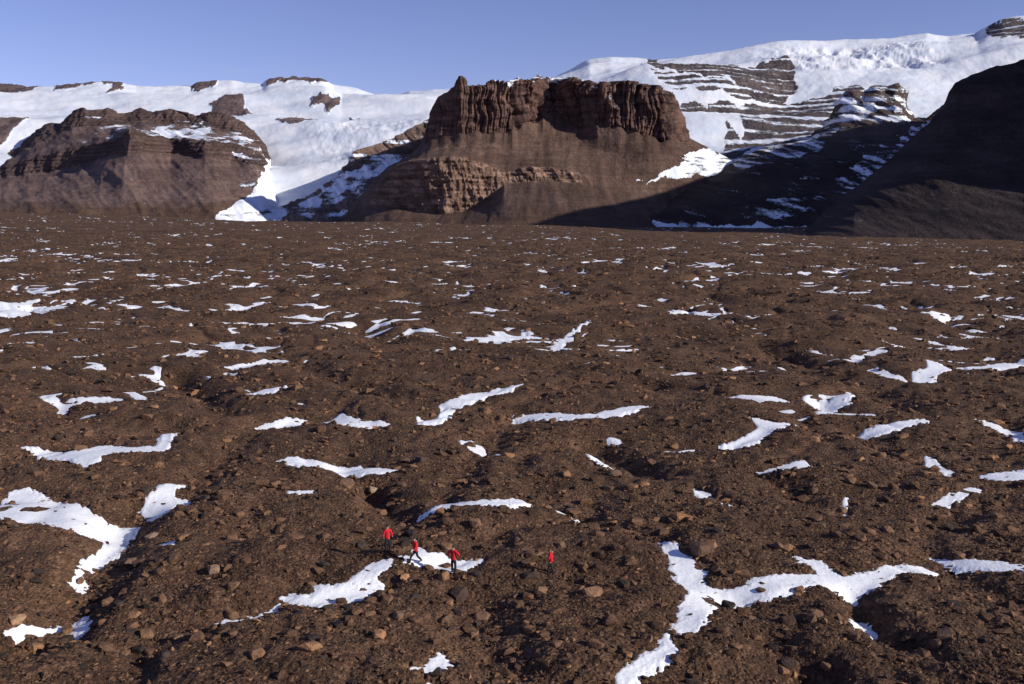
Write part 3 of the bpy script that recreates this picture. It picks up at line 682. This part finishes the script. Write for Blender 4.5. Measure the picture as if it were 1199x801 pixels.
def headfn(hc):
    def f(bm):
        r=bmesh.ops.create_uvsphere(bm,u_segments=24,v_segments=18,radius=1)
        for v in r['verts']:
            x,y,z=v.co; 
            nx,ny,nz=x*.077,y*.095,z*.12
            if z<0: nx*=1-.28*z*z; ny*=1-.1*z*z
            if y<-.5:                                   # face looks to -Y
                ny-=.024*math.exp(-((x/.14)**2+((z+.12)/.2)**2))        # nose
                ny+=.010*(math.exp(-(((x-.36)/.16)**2+((z-.05)/.12)**2))+math.exp(-(((x+.36)/.16)**2+((z-.05)/.12)**2)))
                ny-=.006*math.exp(-((x/.3)**2+((z+.5)/.08)**2))          # lips
                ny-=.008*math.exp(-((x/.3)**2+((z+.85)/.15)**2))         # chin
            if abs(x)>.9: nx*=1.16 if abs(z)<.3 and -.2<y<.35 else 1    # ears
            v.co=(hc[0]+nx,hc[1]+ny,hc[2]+nz)
    return f
def person(label,px_,py_,rz,pose,hat='hat',k=1.0):
    x,y,z=seat(px_,py_)
    e=bpy.data.objects.new('person',None); C.objects.link(e); e['label']=label; e['category']='person'
    e.location=(x,y,z-.01); e.rotation_euler=(0,0,rz); e.scale=(k,k,k)
    p=pose; hip=V3(0,0,.93+p.get('dz',0)); lean=p.get('lean',0)
    chest=hip+V3(0,-.45*math.sin(lean),.42); neck=hip+V3(0,-.55*math.sin(lean),.56); head=neck+V3(0,-.03,.19)
    J={}
    for s,sd in ((-1,'l'),(1,'r')):
        hj=hip+V3(.1*s,0,-.04); foot=V3(*p['foot_'+sd]); kn=(hj+foot)/2+V3(.01*s,-.05-p.get('knee_'+sd,0),.02)
        shd=neck+V3(.19*s,0,-.07); el=shd+V3(*p['el_'+sd]); wr=el+V3(*p['wr_'+sd])
        J[sd]=(hj,kn,foot+V3(0,0,.09),shd,el,wr)
    # body
    v=[hip,chest,neck,neck+V3(0,-.01,.1)]; r=[.11,.12,.06,.05]; ed=[(0,1),(1,2),(2,3)]
    for sd in 'lr':
        hj,kn,an,shd,el,wr=J[sd]; b0=len(v)
        v+=[hj,kn,an]; r+=[.075,.05,.038]; ed+=[(0,b0),(b0,b0+1),(b0+1,b0+2)]
        v+=[shd,el,wr]; r+=[.05,.038,.027]; ed+=[(2,b0+3),(b0+3,b0+4),(b0+4,b0+5)]
    body=skin('body',v,ed,r,m_skin,e,1,headfn(head))
    # eyes belong to the head
    for s in (-1,1):
        bm=bmesh.new(); bmesh.ops.create_uvsphere(bm,u_segments=8,v_segments=6,radius=.012)
        me=bpy.data.meshes.new('eye'); bm.to_mesh(me); bm.free(); o=link('eye',me,m_eye,e); o.location=tuple(head+V3(.028*s,-.085,.008))
    # parka
    v=[hip+V3(0,.0,-.12),hip+V3(0,0,.05),hip+V3(0,-.1*math.sin(lean),.2),chest+V3(0,0,.02),neck+V3(0,.01,-.03),neck+V3(0,.03,.06)]; r=[(.19,.165),(.175,.15),(.165,.14),(.18,.15),(.13,.11),(.09,.09)]; ed=[(i,i+1) for i in range(5)]
    for sd in 'lr':
        hj,kn,an,shd,el,wr=J[sd]; b0=len(v)
        v+=[shd,el,wr+(el-wr)*.12]; r+=[.088,.074,.056]; ed+=[(4,b0),(b0,b0+1),(b0+1,b0+2)]
    pk=skin('parka',v,ed,r,m_red,e,2)
    hd=skin('hood',[neck+V3(-.1,.06,.06),neck+V3(-.03,.11,.05),neck+V3(.03,.11,.05),neck+V3(.1,.06,.06)],[(0,1),(1,2),(2,3)],[.04,.06,.06,.04],m_fur if hat!='hood' else m_red,pk,2)
    # trousers
    v=[hip,hip+V3(0,0,-.06)]; r=[.14,.13]; ed=[(0,1)]
    for sd in 'lr':
        hj,kn,an,*_=J[sd]; b0=len(v); v+=[hj+V3(0,0,-.1),kn,an+V3(0,0,.02)]; r+=[.1,.077,.064]; ed+=[(1,b0),(b0,b0+1),(b0+1,b0+2)]
    skin('trousers',v,ed,r,m_blk,e,2)
    for sd in 'lr':
        f=J[sd][2]; skin('boot',[f+V3(0,.02,.05),f+V3(0,.02,-.03),f+V3(0,-.1,-.045),f+V3(0,-.17,-.05)],[(0,1),(1,2),(2,3)],[.062,.058,.048,.035],m_boot,e,2)
        el,wr=J[sd][4],J[sd][5]; d=(wr-el)/np.linalg.norm(wr-el); sgn=-1 if sd=='l' else 1
        fw=V3(0,-1,0)-d*np.dot(V3(0,-1,0),d); fw/=np.linalg.norm(fw)+1e-6; inn=V3(-sgn,0,0)
        v=[wr,wr+d*.05,wr+d*.085]; r=[.03,.036,.034]; ed=[(0,1),(1,2)]
        for q,(o_,L) in enumerate(((.03,.07),(.011,.08),(-.010,.075),(-.03,.058))):
            b0=len(v); a0=wr+d*.09+fw*o_; v+=[a0,a0+d*L*.5+inn*.006,a0+d*L+inn*.028]; r+=[.011,.010,.009]; ed+=[(2,b0),(b0,b0+1),(b0+1,b0+2)]
        b0=len(v); v+=[wr+d*.04+fw*.04,wr+d*.075+fw*.058+inn*.012]; r+=[.013,.010]; ed+=[(1,b0),(b0,b0+1)]
        skin('glove',v,ed,r,m_blk,e,1)
    # hat or hair
    bm=bmesh.new(); bmesh.ops.create_uvsphere(bm,u_segments=20,v_segments=14,radius=1)
    bmesh.ops.delete(bm,geom=[v_ for v_ in bm.verts if v_.co.z<(.12 if v_.co.y<0 else -.35)],context='VERTS')
    for v_ in bm.verts: v_.co=(v_.co.x*.09+head[0],v_.co.y*.107+head[1],v_.co.z*.132+head[2]+.004)
    me=bpy.data.meshes.new('hat'); bm.to_mesh(me); bm.free(); me.polygons.foreach_set('use_smooth',[True]*len(me.polygons))
    o=link('knit_hat' if hat!='hair' else 'hair',me,m_hat if hat=='hat' else (m_hair if hat=='hair' else m_red),e)
    return e
st={'foot_l':(-.14,.02,0),'foot_r':(.14,-.05,0),'el_l':(-.10,.02,-.27),'wr_l':(.0,-.10,-.22),'el_r':(.12,.02,-.26),'wr_r':(-.02,-.14,-.2)}
wk={'foot_l':(-.09,-.42,0),'foot_r':(.12,.36,.02),'knee_l':.06,'knee_r':.08,'dz':-.07,'lean':.12,'el_l':(-.16,.14,-.22),'wr_l':(-.06,.04,-.23),'el_r':(.16,-.14,-.2),'wr_r':(.03,-.2,-.14)}
b3={'foot_l':(-.13,.06,0),'foot_r':(.13,-.08,0),'el_l':(-.19,.0,-.22),'wr_l':(.05,-.16,-.16),'el_r':(.19,.0,-.22),'wr_r':(-.05,-.16,-.16)}
p4={'foot_l':(-.1,.14,0),'foot_r':(.1,-.2,0),'dz':-.01,'lean':.05,'el_l':(-.1,.08,-.26),'wr_l':(-.01,-.05,-.24),'el_r':(.12,-.05,-.26),'wr_r':(.0,-.2,-.12)}
person('person in red parka standing farthest left and highest on the slope',454,645,math.radians(25),st,'hat',1.02)
person('person in red parka striding across the snow with arms swinging, second from left',487,661,math.radians(-50),wk,'hat',1.02)
person('person in red parka with legs apart at the right end of the snow patch',531,671,math.radians(160),b3,'hat',1.08)
person('person in red parka alone on the stones at right with bare brown hair',645,672,math.radians(-100),p4,'hair',1.0)

# ------------------------------------------------------------------ sky, sun, camera
w=bpy.data.worlds.new('World'); bpy.context.scene.world=w; w.use_nodes=True; nt=w.node_tree
bg=nt.nodes['Background']; sk=nd(nt,'ShaderNodeTexSky',sky_type='NISHITA'); sk.sun_disc=False; sk.sun_elevation=SUN_EL
sk.sun_rotation=math.atan2(sh[0],sh[1]); sk.altitude=2500; sk.air_density=1.0; sk.dust_density=.1; sk.ozone_density=4
tcw=nd(nt,'ShaderNodeTexCoord').outputs['Generated']
mpw=nd(nt,'ShaderNodeMapping'); mpw.inputs['Scale'].default_value=(1,1,5); nt.links.new(tcw,mpw.inputs[0])
cn=maprange(nt,noise(nt,mpw.outputs[0],3.5,6,.65),.60,.85,0,.22)
tint=mixc(nt,1.0,sk.outputs[0],(1.26,.92,1.06),'MULTIPLY')
nt.links.new(mixc(nt,cn,tint,(4.2,4.6,5.6)),bg.inputs[0]); bg.inputs[1].default_value=.115
l=bpy.data.lights.new('sun','SUN'); l.energy=5; l.angle=math.radians(.5); l.color=(1,.93,.82)
lo=bpy.data.objects.new('sun',l); C.objects.link(lo)
from mathutils import Vector
sd=Vector((sh[0]*math.cos(SUN_EL),sh[1]*math.cos(SUN_EL),math.sin(SUN_EL)))
lo.rotation_euler=sd.to_track_quat('Z','Y').to_euler(); lo.location=(300,-200,400)
cam=bpy.data.cameras.new('camera'); cam.sensor_width=36; cam.lens=36*F/1199; cam.clip_start=1; cam.clip_end=20000
co=bpy.data.objects.new('camera',cam); C.objects.link(co); co.location=(0,0,H); co.rotation_euler=(math.pi/2-PIT,0,0)
bpy.context.scene.camera=co
vs=bpy.context.scene.view_settings; vs.view_transform='Standard'; vs.look='None'; vs.exposure=0
print('done',time.time()-T0)
